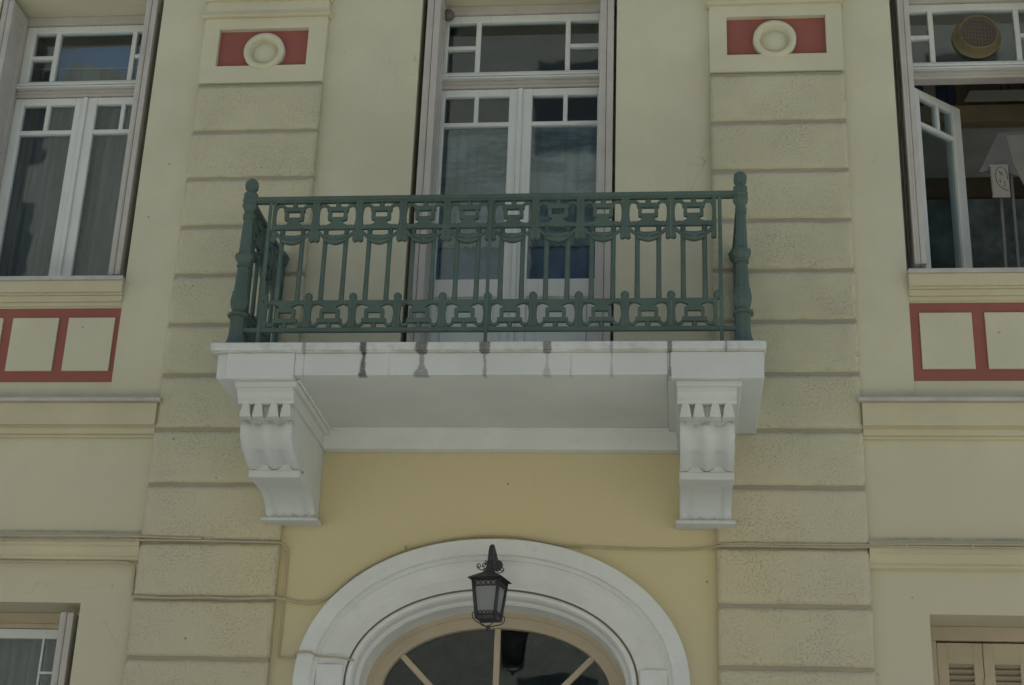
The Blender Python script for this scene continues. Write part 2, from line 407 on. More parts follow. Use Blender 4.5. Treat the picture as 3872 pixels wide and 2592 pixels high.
# pilasters: recessed core with raised rusticated blocks
JZ = [7.255, 6.882, 6.519, 6.158, 5.801, 5.451, 5.099, 4.730, 4.368, 4.001, 3.646, 3.284, 2.92, 2.56, 2.2, 1.84, 1.48, 1.12, .76, .40]
def block_mesh(x0, x1, z0, z1, seed, y=0.0):
    b = bmesh.new(); nx, nz = 34, 13
    g = [[None]*(nz+1) for _ in range(nx+1)]
    for i in range(nx+1):
        for k in range(nz+1):
            x = x0+(x1-x0)*i/nx; z = z0+(z1-z0)*k/nz
            e = min(i, nx-i, k, nz-k)
            dx = dz = 0
            if e == 0:
                dz = noise.noise(Vector((x*9, seed, z*9)))*.004 if k in (0, nz) else 0
                dx = noise.noise(Vector((seed, x*9, z*9)))*.003 if i in (0, nx) else 0
            yy = y + (.008 if e == 0 else 0) + noise.noise(Vector((x*14, seed*3.1, z*14)))*.004
            g[i][k] = b.verts.new((x+dx, yy, z+dz))
    for i in range(nx):
        for k in range(nz):
            fc = b.faces.new((g[i][k], g[i+1][k], g[i+1][k+1], g[i][k+1])); fc.smooth = True
    ring = [g[i][0] for i in range(nx+1)] + [g[nx][k] for k in range(1, nz+1)] + [g[i][nz] for i in range(nx-1, -1, -1)] + [g[0][k] for k in range(nz-1, 0, -1)]
    back = [b.verts.new((v.co.x, y+.0475, v.co.z)) for v in ring]
    n = len(ring)
    for i in range(n): b.faces.new((ring[i], back[i], back[(i+1) % n], ring[(i+1) % n]))
    bmesh.ops.recalc_face_normals(b, faces=b.faces)
    return b
def pilaster(x0, x1, red, ringx):
    core = bx('pilaster', 'groove', house, x0+.004, x1-.004, .013, .053, 0, 7.258, 0)
    zs = JZ
    for j in range(len(zs)):
        z1 = zs[j]-.0125; z0 = (zs[j+1] if j+1 < len(zs) else .02)+.0125
        m = MB(); m._merge(block_mesh(x0, x1, z0, z1, j*1.7+x0)); m.build('block', 'rough', core)
    # smooth capital block with the sunk red panel
    rx0, rx1, rz0, rz1 = red
    m = MB()
    m.box(x0, rx0, 0, .048, 7.267, 7.79, 0); m.box(rx1, x1, 0, .048, 7.267, 7.79, 0)
    m.box(rx0, rx1, 0, .048, 7.267, rz0, 0); m.box(rx0, rx1, 0, .048, rz1, 7.79, 0)
    m.build('panel_block', 'smooth', core)
    bx('red_field', 'red', core, rx0, rx1, .040, .0485, rz0, rz1, 0)
    mm = MB(); cz = 7.513
    prof = [(.0395, .146), (-.012, .144), (-.02, .137), (-.02, .112), (-.012, .104), (.022, .1), (.032, .094), (.024, .084), (.010, .06), (.003, .03), (.001, .002)]
    mm.lathe(prof, ringx, 0, 48, axis='Y', cz=cz); mm.build('roundel', 'smooth', core)
    m = MB(); m.box(x0-.02, x1+.02, -.03, .045, 7.792, 7.812, .003); m.box(x0-.012, x1+.012, -.02, .044, 7.812, 7.835, .003)
    m.build('moulding', 'yellow', core)
    bx('frieze', 'smooth', core, x0, x1, -.004, .046, 7.836, 7.925, 0)
    m = MB(); m.box(x0-.015, x1+.015, -.03, .045, 7.925, 7.96, .003); m.box(x0, x1, 0.0, .046, 7.96, 9.9, 0)
    m.build('upper_shaft', 'yellow', core)
pilaster(PL0, PL1, (-3.166, -2.524, 7.40, 7.702), -2.828)
pilaster(PR0, PR1, (.379, 1.043, 7.398, 7.70), .699)

# ---- side bay trim
def apron(op, first, w_, gap, left):
    x0, x1 = op
    ap = bx('window_apron', 'smooth', house, x0, x1, .072, .30, ZA+.001, 5.77, 0)
    bx('sill', 'stone', ap, x0-.002, x1+.002, -.012, .36, 5.772, 5.800, .003)
    m = MB(); m.box(x0, x1, .004, .0715, 5.69, 5.7715, .003); m.box(x0, x1, .022, .0716, 5.676, 5.69, .002)
    m.box(x0, x1, .034, .0714, 5.632, 5.676, .004); m.box(x0, x1, .045, .0713, 5.602, 5.632, .004); m.box(x0, x1, .055, .0712, 5.592, 5.602, .001)
    m.build('sill_moulding', 'yellow', ap)
    bx('red_field', 'red', ap, x0+.001, x1-.001, .064, .0718, 5.075, 5.592, 0)
    for k in range(3):
        a_ = first + k*(w_+gap); bx('raised_square', 'smooth', ap, a_, a_+w_, .05, .0638, 5.146, 5.522, .002)
    return ap
apron(OPL, -4.739, .316, .068, True)
apron(OPR, 1.540, .320, .078, False)
for s_, (xa, xb) in (('l', (-7.5, PL0)), ('r', (PR1, 5.6))):
    # cornice at balcony level
    ea, eb = (xa, xb+.035) if s_ == 'l' else (xa-.028, xb)
    fa, fb = (xa, xb+.004) if s_ == 'l' else (xa-.0, xb)
    co = bx('cornice', 'yellow', house, fa, fb, -.018, .049, 4.755, 4.903, .003)
    m = MB(); m.box(fa, fb, .012, .0488, 4.742, 4.755, .0); m.box(fa, fb, .004, .0487, 4.70, 4.742, .005); m.box(fa, fb, .024, .0486, 4.682, 4.70, .003)
    m.build('cornice_fillet', 'yellow', co)
    m = MB(); m.box(ea, eb, -.05, .049, 4.905, 4.928, .004); m.build('cornice_slab', 'stone', co)
    # string course
    m = MB(); xx0, xx1 = (xa, xb-.002) if s_ == 'l' else (xa+.002, xb)
    m.prism([(.049, 4.062), (.03, 4.052), (-.012, 4.022), (-.012, 3.972), (.004, 3.962), (.012, 3.93), (.02, 3.912), (.02, 3.905), (.012, 3.902), (.012, 3.884), (.049, 3.872)], xx0, xx1, 'X')
    m.build('string_course', 'yellow', house)

# ---- windows
def sash_frame(m, x0, x1, z0, z1, y0, y1, st, top_, bot, bev=.004):
    m.box(x0, x0+st, y0, y1, z0, z1, bev); m.box(x1-st, x1, y0, y1, z0, z1, bev)
    m.box(x0+st, x1-st, y0+.0005, y1-.0005, z1-top_, z1, bev); m.box(x0+st, x1-st, y0+.0005, y1-.0005, z0, z0+bot, bev)

def window(name, cx, op, sw, big, small, leaf_in, leaf_out, mun, zbot, panel_z=None, right_leaf=True, left_leaf=True, wmat='joinery', cshift=0.0):
    """sw: half width of the white frame"""
    win = bx(name, 'shutter', house, op[0], op[1], .335, .43, 8.003, ZT-.001, .004)      # lintel board
    m = MB()
    for x0, x1 in ((op[0], cx-sw), (cx+sw, op[1])): m.box(x0, x1, .352, .44, zbot, 8.0025, .003)
    m.box(cx-sw, cx+sw, .350, .44, 7.394, 7.452, .004); m.box(cx-sw, cx+sw, .338, .439, 7.417, 7.430, .003)
    m.build('surround', 'shutter', win)
    # transom light
    m = MB(); sash_frame(m, cx-sw, cx+sw, 7.492, 8.001, .360, .415, sw-small[1], .057, .04)
    for s_ in (-1, 1):
        a_, b_ = sorted((cx+s_*big, cx+s_*small[0])); m.box(a_, b_, .3612, .41, 7.532, 7.945, .003)
        a_, b_ = sorted((cx+s_*small[0], cx+s_*small[1])); m.box(a_, b_, .3625, .409, 7.720, 7.751, .003)
    m.build('transom_frame', wmat, win)
    m = MB(); m.box(cx-sw, cx+sw, .318, .36, 7.476, 7.492, .003); m.box(cx-sw, cx+sw, .338, .36, 7.466, 7.4755, .0); m.box(cx-sw, cx+sw, .312, .36, 7.453, 7.4655, .003)
    m.build('drip_bar', wmat, win)
    def pane(x0, x1, z0, z1, y=.388):
        bx('pane', 'glass', win, x0, x1, y, y+.004, z0, z1, 0)
    pane(cx-big, cx+big, 7.532, 7.945)
    for s_ in (-1, 1):
        a_, b_ = sorted((cx+s_*small[0], cx+s_*small[1])); pane(a_, b_, 7.752, 7.945); pane(a_, b_, 7.532, 7.719)
    # two casement leaves
    for s_ in (-1, 1):
        if s_ == 1 and not right_leaf or s_ == -1 and not left_leaf: continue
        x0, x1 = sorted((cx+s_*(.004 if s_ == 1 else .0), cx+s_*sw))
        m = MB(); y0, y1 = .3625, .41
        zb = panel_z if panel_z else zbot
        ia, ib = sorted((cx+s_*leaf_in, cx+s_*leaf_out))
        m.box(x0, ia, y0, y1, zbot, 7.390, .004); m.box(ib, x1, y0, y1, zbot, 7.390, .004)
        m.box(ia, ib, y0+.0005, y1-.0005, 7.332, 7.3895, .004)
        m.box(ia, ib, y0+.0015, y1-.0015, 7.092, 7.124, .003)
        ma, mb_ = sorted((cx+s_*mun[0], cx+s_*mun[1])); m.box(ma, mb_, y0+.0025, y1-.0025, 7.124, 7.332, .003)
        if panel_z:
            m.box(ia, ib, y0+.0005, y1-.0005, panel_z-.13, panel_z, .004); m.box(ia, ib, y0+.0005, y1-.0005, zbot, zbot+.12, .004)
            m.box(ia, ib, y0+.018, y1-.01, zbot+.12, panel_z-.13, 0); m.box(ia+.05, ib-.05, y0+.008, y1-.01, zbot+.17, panel_z-.18, .006)
            gb = panel_z
        else:
            m.box(ia, ib, y0+.0005, y1-.0005, zbot, zbot+.07, .004); gb = zbot+.07
        lf = m.build('casement', wmat, win)
        def lpane(a_, b_, z0, z1): MB().box(a_, b_, .388, .392, z0, z1, 0).build('pane', 'glass', lf)
        lpane(ia, ma, 7.124, 7.332); lpane(mb_, ib, 7.124, 7.332); lpane(ia, ib, gb, 7.092)
    if right_leaf and left_leaf:
        bx('meeting_strip', wmat, win, cx-.020, cx+.014, .345, .3622, zbot, 7.386, .004)
    return win

wL = window('window', -4.222, OPL, .538, .275, (.31, .47), .082, .468, (.266, .297), 5.803)
wD = window('balcony_door', -1.051, OPD, .580, .305, (.34, .541), .082, .540, (.300, .330), 4.93, panel_z=5.918)
wR = window('window', 2.097, OPR, .538, .275, (.31, .47), .082, .468, (.266, .297), 5.803, right_leaf=False, left_leaf=False)

# ---- the leaf of the right window that stands open inwards
def open_leaf(hx, hy, ang, W_, parent):
    M = Matrix.Translation((hx, hy, 0)) @ Matrix.Rotation(ang, 4, 'Z')
    m = MB(); t = .05
    def b_(x0, x1, z0, z1, y0=0, y1=t, bev=.004): m.box(x0, x1, y0, y1, z0, z1, bev, M)
    b_(0, .06, 5.82, 7.372); b_(W_-.085, W_, 5.82, 7.372, -.001, t+.03)
    b_(.06, W_-.085, 7.312, 7.3715, .0005); b_(.06, W_-.085, 7.088, 7.12, .0015); b_(.06, W_-.085, 5.82, 5.90, .0005)
    b_(.235, .265, 7.12, 7.312, .0025)
    lf = m.build('open_casement', 'joinery', parent)
    for x0, x1, z0, z1 in ((.06, .235, 7.12, 7.312), (.265, W_-.085, 7.12, 7.312), (.06, W_-.085, 5.90, 7.088)):
        MB().box(x0, x1, .024, .028, z0, z1, 0, M).build('pane', 'glass', lf)
    return lf
open_leaf(1.664, .412, R(41), .49, wR)
open_leaf_r = MB()
bx('casement_stop', 'joinery', wR, 2.615, 2.634, .3625, .41, 5.803, 7.390, .003)

# ---- folded shutters standing in the reveals
def shutters(parent, x0, x1, zb, zt, y0=.055, y1=.325, inner=None):
    n = 2; wd = (x1-x0)/n
    for k in range(n):
        a_, b_ = x0+k*wd+.0015, x0+(k+1)*wd-.0015
        m = MB(); dy = .004*k
        m.box(a_, b_, y0+dy, y0+dy+.05, zb+dy, zt, .003); m.box(a_, b_, y1-.05, y1, zb+dy, zt, .003)
        for za, zc in ((zb+dy, zb+.11), ((zb+zt)/2-.05, (zb+zt)/2+.05), (zt-.11, zt)):
            m.box(a_+.0005, b_-.0005, y0+dy+.05, y1-.05, za, zc, .002)
        m.box(a_+.008, b_-.008, y0+dy+.05, y1-.05, zb+.11, zt-.11, 0)
        m.box(b_-.0145, b_-.0085, y0-.003, y0+dy+.01, zb+dy+.01, zt-.01, 0) if k == 0 else None
        m.build('shutter_leaf', 'shutter', parent)
shutters(wL, -4.222+.47, -4.222+.552, 5.835, 8.04)
shutters(wL, -4.83, -4.748, 5.835, 8.04)
shutters(wD, OPD[0]+.035, OPD[0]+.130, 4.95, 8.04)
shutters(wD, -.487, -.388, 4.95, 8.04)
shutters(wR, 1.535, 1.613, 5.86, 8.04)
shutters(wR, 2.60, 2.68, 5.86, 8.04)

# ---- lower windows
lw = bx('lower_window', 'tan', house, OPL[0], OPL[1], .36, .43, 3.548, 3.618, .003)
m = MB(); m.box(OPL[0], OPL[1], .350, .429, 3.519, 3.548, .003); m.build('lintel_board', 'tan', lw)
m = MB(); m.box(OPL[0], OPL[1], .37, .42, 3.457, 3.517, .004); m.box(-3.755, OPL[1], .3705, .42, 1.35, 3.457, .004); m.box(-4.78, -4.70, .3705, .42, 1.35, 3.457, .004)
m.box(-3.965, -3.951, .375, .41, 1.35, 3.457, .002); m.box(-3.951, -3.755, .376, .41, 3.236, 3.252, .002); m.box(-4.51, -4.497, .375, .41, 1.35, 3.457, .002)
m.build('frame', 'joinery', lw)
bx('pane', 'glass', lw, -4.70, -3.755, .388, .392, 1.35, 3.457, 0)
bx('sill', 'stone', lw, OPL[0]-.05, OPL[1]+.05, -.05, .36, 1.301, 1.34, .003)
shutters(lw, -3.754, -3.668, 1.37, 3.566, .08, .33)
rw = bx('shuttered_window', 'tan', house, OPR[0], OPR[1], .37, .45, 3.533, 3.6185, .004)
m = MB(); m.box(OPR[0], 1.562, .3705, .449, 1.35, 3.533, .004); m.box(2.634, OPR[1], .3705, .449, 1.35, 3.533, .004); m.build('frame', 'tan', rw)
bx('sill', 'stone', rw, OPR[0]-.05, OPR[1]+.05, -.05, .36, 1.301, 1.34, .003)
for k in range(4):
    x0 = 1.566+k*.268; x1 = x0+.264
    m = MB(); m.box(x0, x0+.062, .385, .425, 1.36, 3.521, .002); m.box(x1-.055, x1, .385, .425, 1.36, 3.521, .002)
    m.box(x0+.062, x1-.055, .3855, .4245, 3.398, 3.521, .0); m.box(x0+.062, x1-.055, .3855, .4245, 1.36, 1.5, .0)
    lf = m.build('shutter_leaf', 'tan', rw)
    sl = None
    for i in range(46):
        zz = 3.384-i*.0355
        if zz < 1.55: break
        if sl is None:
            b0 = MB(); MM = Matrix.Translation((0, .405, zz)) @ Matrix.Rotation(R(-38), 4, 'X')
            b0.box(x0+.062, x1-.055, -.022, .022, -.0035, .0035, 0, MM); sl = b0.build('slat', 'louvre', lf); zf = zz
        else: shift(sl, 0, 0, zz-zf)
    if k % 2 == 0:
        m = MB(); m.tube([(x0+.002, .380, 3.20), (x0+.002, .380, 3.33)], .007, 6); m.build('hinge', 'tan', lf)
    else:
        m = MB(); m.tube([(x0-.004, .381, 3.22), (x0-.004, .381, 3.31)], .005, 6); m.build('hinge', 'tan', lf)

# ---- arched doorway: white moulded surround swept round the arch
def sweep_arch(prof, name, mat, parent, n=56, zb=0.0, smooth=True):
    m = MB(); lines = []
    for d, y in prof: lines.append([(x, y, z) for x, z in arch_line(d, n, zb)])
    for i in range(len(lines)-1): m.strip(lines[i], lines[i+1], smooth)
    bmesh.ops.recalc_face_normals(m.bm, faces=m.bm.faces)
    return m.build(name, mat, parent)
dr = sweep_arch([(0, .051), (0, -.03), (.003, -.034), (.094, -.034), (.097, -.030)], 'arched_doorway', 'archwhite', house, smooth=False)
dr['label'] = 'white moulded arch over the entrance door'
sweep_arch([(.097, -.030), (.099, -.006), (.122, -.006)], 'arch_fillet', 'archwhite', dr, smooth=False)
sweep_arch([(.122, -.006), (.126, .012), (.15, .026), (.18, .034), (.22, .032), (.26, .020), (.288, .010), (.294, .014)], 'arch_cove', 'archwhite', dr)
sweep_arch([(.294, .014), (.297, .024), (.303, .024), (.307, .010)], 'arch_groove', 'groovebrown', dr)
sweep_arch([(.307, .010), (.318, .000), (.333, .002), (.343, .018), (.347, .04)], 'arch_roll', 'archwhite', dr)
sweep_arch([(.347, .04), (.352, .075), (.358, .080), (.372, .100), (.372, .302)], 'arch_reveal', 'archwhite', dr, smooth=False)
sweep_arch([(.372, .300), (.402, .300), (.406, .312), (.468, .315), (.470, .37)], 'door_frame', 'tan', dr, smooth=False)
# flat jamb panels filling the cove below the spring of the arch
for x0, x1 in ((ARX-ARA+.128, ARX-ARA+.288), (ARX+ARA-.288, ARX+ARA-.128)):
    bx('jamb_panel', 'archwhite', dr, x0, x1, -.001, .045, 0, 3.262, .003)
m = MB()
m.box(-1.088, -1.051, .335, .375, 2.45, 3.555, .003)
for s_ in (-1, 1):
    ang = R(45); L_ = 1.2; M = Matrix.Translation((-1.07, 0, 2.80)) @ Matrix.Rotation(s_*ang, 4, 'Y')
    m.box(-.018, .018, .3365, .3735, 0.1, .88, .003, M)
m.build('fanlight_bar', 'tan', dr)
pts = arch_line(.47, 48, 2.45)
m = MB(); vs = [m.bm.verts.new((x, .355, z)) for x, z in pts]; m.bm.faces.new(vs); m.build('pane', 'glass', dr)
m = MB(); m.box(ARX-ARA+.47, ARX+ARA-.47, .31, .38, 2.36, 2.45, .004)
for x0, x1 in ((ARX-ARA+.47, ARX-.004), (ARX+.004, ARX+ARA-.47)):
    m.box(x0, x1, .345, .39, .03, 2.36, .004); m.box(x0+.1, x1-.1, .33, .345, .2, 1.0, .01); m.box(x0+.1, x1-.1, .33, .345, 1.15, 2.2, .01)
m.build('door_leaf', 'tan', dr)

# ------------------------------------------------------------------ balcony
bal = thing('balcony', (ARX, 0, 4.70), 'white stone balcony slab with dark drip stains on two scrolled brackets above the arched door', 'balcony')
m = MB(); m.box(-2.648, .523, -1.0, .046, 4.871, 4.918, .005); m.box(-2.640, .515, -.988, .045, 4.862, 4.871, 0); m.build('slab_lip', 'white', bal)
m = MB(); m.box(-2.15, -.022, -.968, .0455, 4.728, 4.862, .004); m.build('fascia', 'white', bal)
m = MB(); m.box(-2.606, -2.55, -.958, .0454, 4.712, 4.8617, .004); m.box(-2.5495, -2.1505, -.976, .0453, 4.705, 4.8618, .004); m.build('corner_block', 'white', bal)
m = MB(); m.box(-.0215, .508, -.976, .0453, 4.705, 4.8618, .004); m.build('corner_block', 'white', bal)
m = MB(); m.box(-2.168, .042, -.03, .0452, 4.592, 4.7275, .003); m.box(-2.168, .042, -.048, .0451, 4.713, 4.7276, .002); m.build('ledger', 'archwhite', bal)
m = MB(); m.box(-2.168, -2.125, -.90, -.031, 4.71, 4.7277, .004); m.box(-.0, .042, -.90, -.031, 4.71, 4.7277, .004); m.build('soffit_bead', 'archwhite', bal)

def spline(pts, n=6):
    out = []
    P = [pts[0]] + list(pts) + [pts[-1]]
    for i in range(1, len(P)-2):
        p0, p1, p2, p3 = [Vector(q) for q in P[i-1:i+3]]
        for k in range(n):
            t = k/n; out.append(tuple(.5*((2*p1)+(-p0+p2)*t+(2*p0-5*p1+4*p2-p3)*t*t+(-p0+3*p1-3*p2+p3)*t**3)))
    out.append(tuple(pts[-1])); return out
def bracket(x0, x1):
    """S-scroll console: bulging upper scroll with two flutes, a lip, a hollow lower scroll and a foot slab"""
    W_ = x1-x0; cx = (x0+x1)/2
    up = spline([(-.765, 4.530), (-.79, 4.500), (-.795, 4.45), (-.768, 4.407), (-.71, 4.364), (-.625, 4.328), (-.54, 4.305), (-.50, 4.300)], 5)
    lo = spline([(-.435, 4.255), (-.295, 4.258), (-.195, 4.243), (-.120, 4.210), (-.080, 4.172), (-.070, 4.135)], 5)
    m = MB()
    # side cheeks (solid body, a little behind the front surface)
    prof = [(0.0, 4.70), (-.74, 4.70), (-.745, 4.54)] + [(y+.075, z+.018) for y, z in up[4:]] + [(-.44, 4.285), (-.42, 4.266)] + [(y+.018, z+.008) for y, z in lo[2:]] + [(-.052, 4.134), (0.046, 4.134), (.046, 4.70)]
    m.prism(prof[1:-1]+[(.046, 4.70)], x0+.004, x1-.004, 'X')
    # fluted front faces
    n = 28
    def dep(t):     # t across 0..1 : edge bands, two concave flutes, a central rib
        if t < .13 or t > .87: return 0.0
        if .125 <= t < .455: return -math.sin(math.pi*(t-.13)/.325)*.040-.002
        if .545 < t <= .875: return -math.sin(math.pi*(t-.545)/.325)*.040-.002
        return -.004
    def dep2(t):
        if t < .17 or t > .83: return 0.0
        if t < .23 or t > .77: return -.012
        return -.006
    for curve, dp in ((up, dep), (lo, dep2)):
        rows = []
        for i, (y, z) in enumerate(curve):
            a_ = Vector(curve[max(i-1, 0)]); c_ = Vector(curve[min(i+1, len(curve)-1)]); t_ = (c_-a_).normalized(); nn = Vector((t_.y, -t_.x))
            fade = 1.0
            if dp is dep: fade = min(1, i/4) * min(1.0, (len(curve)-1-i)/4+.1)
            rows.append([m.bm.verts.new((x0+W_*k/n, y+(-nn.x if nn.x > 0 else nn.x)*0 + dp(k/n)*fade*(-1)*.9, z - dp(k/n)*fade*(.45 if z < 4.36 else .15))) for k in range(n+1)])
        for i in range(len(rows)-1):
            for k in range(n):
                fc = m.bm.faces.new((rows[i][k], rows[i][k+1], rows[i+1][k+1], rows[i+1][k])); fc.smooth = True
        # close the sides
        for k, sgn in ((0, 1), (n, -1)):
            for i in range(len(rows)-1):
                va, vb = rows[i][k], rows[i+1][k]
                w1 = m.bm.verts.new((va.co.x, va.co.y+.09, va.co.z+.024)); w2 = m.bm.verts.new((vb.co.x, vb.co.y+.09, vb.co.z+.024))
                m.bm.faces.new((va, vb, w2, w1) if sgn > 0 else (va, w1, w2, vb))
    # lip
    m.box(x0-.003, x1+.003, -.530, -.38, 4.253, 4.299, .006)
    # petal humps above the lip
    for c_ in (x0+W_*.29, x0+W_*.71):
        m.prism([(c_-.050, 4.298), (c_-.032, 4.310), (c_-.014, 4.334), (c_+.014, 4.334), (c_+.032, 4.310), (c_+.050, 4.298)], -.528, -.45)
    br = m.build('bracket', 'white', bal)
    bx('foot', 'white', br, x0-.024, x1+.024, -.098, .0462, 4.112, 4.1335, .004)
    m = MB()
    ax0, ax1 = x0-.006, x1+.006
    m.prism([(-.925, 4.704), (-.915, 4.675), (-.885, 4.655), (-.875, 4.628), (-.855, 4.612), (-.85, 4.598), (.04, 4.598), (.04, 4.704)], ax0-.006, ax1+.006, 'X')
    m.box(ax0-.014, ax1+.034, -.935, .03, 4.672, 4.7046, .004)
    m.build('abacus', 'white', br)
    for c_ in (x0+W_*.11, x0+W_*.35, x0+W_*.65, x0+W_*.89):
        MB().prism([(c_-.019, 4.5975), (c_+.019, 4.5975), (c_+.033, 4.520), (c_-.033, 4.520)], -.846, -.73).build('wedge', 'white', br)
    bx('wedge_bed', 'white', br, x0+.007, x1-.007, -.80, -.02, 4.5195, 4.5978, 0)
bracket(-2.480, -2.175)
bracket(.042, .347)

# ------------------------------------------------------------------ iron railing
rail = thing('balcony_railing', (ARX, -.87, 4.918), 'dark green cast iron railing with urn scrolls, garlands and turned corner posts round the balcony', 'railing')
RY = -.87
POST = [(4.918, .066), (4.945, .063), (4.985, .050), (5.01, .045), (5.078, .042), (5.122, .046), (5.127, .063), (5.146, .061), (5.150, .045), (5.160, .036), (5.18, .046), (5.21, .054), (5.238, .054), (5.275, .047), (5.285, .050), (5.290, .042), (5.36, .038), (5.45, .033), (5.452, .042), (5.468, .042), (5.472, .036), (5.499, .053), (5.512, .057), (5.53, .054), (5.542, .037), (5.66, .033), (5.765, .029), (5.768, .035), (5.80, .036), (5.806, .030), (5.825, .032), (5.845, .044), (5.862, .047), (5.872, .040), (5.885, .046), (5.900, .046), (5.905, .042), (5.938, .044), (5.944, .036), (5.95, .030), (5.963, .031), (5.97, .038), (5.995, .042), (6.02, .038), (6.037, .024), (6.043, .004)]
for px_ in (-2.541, .404):
    m = MB(); m.lathe(POST, px_, RY, 8, R(22.5), False); m.build('corner_post', 'iron', rail)
m = MB(); m.box(-2.515, .375, RY-.022, RY+.022, 5.884, 5.912, .004); m.box(-2.515, .375, RY-.014, RY+.014, 5.872, 5.884, .0); m.build('handrail', 'iron', rail)
m = MB(); m.box(-2.52, .385, RY-.013, RY+.013, 5.030, 5.057, .003); m.build('bottom_rail', 'iron', rail)
for x0, x1, zt in ((-2.417, -2.3945, 5.872), (-1.0775, -1.0565, 5.872), (.2695, .2925, 5.872)):
    bx('stanchion', 'iron', rail, x0, x1, RY-.020, RY-.0135, 4.919, zt, .002)

H = .1322   # half a cell
def upper_panel():
    m = MB(); t = .011; e = [0]
    def pr(pts, dt=0.0): e[0] += 1; m.prism(pts, -t-.0004*e[0], t+.0004*e[0])
    pr([(-H, 5.694), (H, 5.694), (H, 5.714), (.075, 5.722), (-.075, 5.722), (-H, 5.714)])
    pr([(-.075, 5.718), (.075, 5.718), (.045, 5.729), (.034, 5.742), (.032, 5.750), (.057, 5.757), (.059, 5.774), (-.059, 5.774), (-.057, 5.757), (-.032, 5.750), (-.034, 5.742), (-.045, 5.729)])
    for s_ in (-1, 1):
        pr([(s_*.037, 5.772), (s_*.059, 5.772), (s_*.057, 5.820), (s_*.037, 5.820)])
        pr([(s_*.110, 5.874), (s_*H, 5.874), (s_*H, 5.620), (s_*(H-.018), 5.612), (s_*(H-.031), 5.622), (s_*(H-.030), 5.67), (s_*.112, 5.70), (s_*.117, 5.76), (s_*.115, 5.83)])
        m.tube([(s_*.060, 0, 5.818), (s_*.056, 0, 5.830), (s_*.062, 0, 5.845), (s_*.078, 0, 5.856), (s_*.098, 0, 5.855), (s_*.112, 0, 5.842), (s_*.118, 0, 5.815), (s_*.120, 0, 5.775), (s_*.117, 0, 5.735), (s_*.106, 0, 5.712)], [.007, .010, .0115, .012, .012, .011, .010, .010, .010, .011], 8)
        m.tube([(s_*.088, 0, 5.712), (s_*.086, 0, 5.728)], [.010, .005], 6)
    pr([(-.064, 5.814), (.064, 5.814), (.064, 5.836), (.05, 5.842), (-.05, 5.842), (-.064, 5.836)])
    m.tube([(0, 0, 5.838), (0, 0, 5.850), (0, 0, 5.862), (0, 0, 5.875)], [.012, .016, .016, .011], 10)
    return m
def garland():
    m = MB(); P_, Rr = [], []
    for k in range(25):
        uu = -H+.012 + (2*H-.024)*k/24; q = uu/(H-.012)
        P_.append((uu, -.004, 5.620+.070*abs(q)**2.1)); Rr.append(.0115 + (.0115*max(0, 1-(abs(q)/.52)**3)))
    m.tube(P_, Rr, 8)
    rnd = random.Random(3)
    for k in range(15):
        q = -.46 + .92*k/14; uu = q*(H-.012); rr = .0145*(1.35-abs(q))
        for dz in (-.014, .012):
            c_ = (uu+rnd.uniform(-.002, .002), -.017, 5.620+.070*abs(q)**2.1+dz)
            m.tube([(c_[0], c_[1]-rr*.8, c_[2]), (c_[0], c_[1]-rr*.4, c_[2]), (c_[0], c_[1]+rr*.6, c_[2])], [rr*.4, rr*.9, rr], 6)
    m.tube([(0, -.036, 5.621), (0, -.028, 5.621), (0, -.010, 5.621)], [.006, .017, .020], 10)
    return m
def lower_panel():
    m = MB(); t = .011; e = [0]
    def pr(pts): e[0] += 1; m.prism(pts, -t-.0004*e[0], t+.0004*e[0])
    pr([(-H, 5.230), (H, 5.230), (H, 5.206), (-H, 5.206)])
    pr([(-.080, 5.209), (.080, 5.209), (.048, 5.197), (.035, 5.186), (.037, 5.181), (.057, 5.175), (.059, 5.154), (-.059, 5.154), (-.057, 5.175), (-.037, 5.181), (-.035, 5.186), (-.048, 5.197)])
    for s_ in (-1, 1):
        pr([(s_*.037, 5.156), (s_*.059, 5.156), (s_*.057, 5.110), (s_*.037, 5.110)])
        pr([(s_*.110, 5.057), (s_*H, 5.057), (s_*H, 5.24), (s_*.118, 5.24), (s_*.110, 5.225), (s_*.114, 5.17), (s_*.114, 5.11)])
        m.tube([(s_*.066, 0, 5.108), (s_*.064, 0, 5.096), (s_*.070, 0, 5.082), (s_*.084, 0, 5.073), (s_*.100, 0, 5.074), (s_*.113, 0, 5.085), (s_*.119, 0, 5.112), (s_*.120, 0, 5.15), (s_*.116, 0, 5.185), (s_*.105, 0, 5.208)], [.007, .010, .0115, .012, .012, .011, .010, .010, .010, .011], 8)
        m.tube([(s_*.094, 0, 5.212), (s_*.092, 0, 5.197)], [.010, .005], 6)
    pr([(-.072, 5.114), (.072, 5.114), (.072, 5.092), (.06, 5.087), (-.06, 5.087), (-.072, 5.092)])
    m.tube([(0, 0, 5.090), (0, 0, 5.079), (0, 0, 5.068), (0, 0, 5.055)], [.012, .016, .016, .011], 10)
    return m
def ball():
    m = MB(); m.tube([(0, 0, 5.225), (0, 0, 5.238), (0, 0, 5.252), (0, 0, 5.266), (0, 0, 5.276), (0, 0, 5.281)], [.014, .021, .0245, .022, .013, .003], 12); return m
def balu():
    m = MB()
    m.tube([(0, 0, 5.225), (0, 0, 5.33), (0, 0, 5.45), (0, 0, 5.58), (0, 0, 5.70)], [.0158, .0150, .0142, .0147, .0155], 8); return m
def place(o, x, y, rz, parent=rail):
    o.parent = parent; o.location = Vector((x, y, 0)) - parent.location; o.rotation_euler = (0, 0, rz)
    return o
def proto(mb, name, mat='iron'):
    me = bpy.data.meshes.new(name); mb.bm.to_mesh(me); mb.bm.free(); me.materials.append(MAT[mat])
    return me
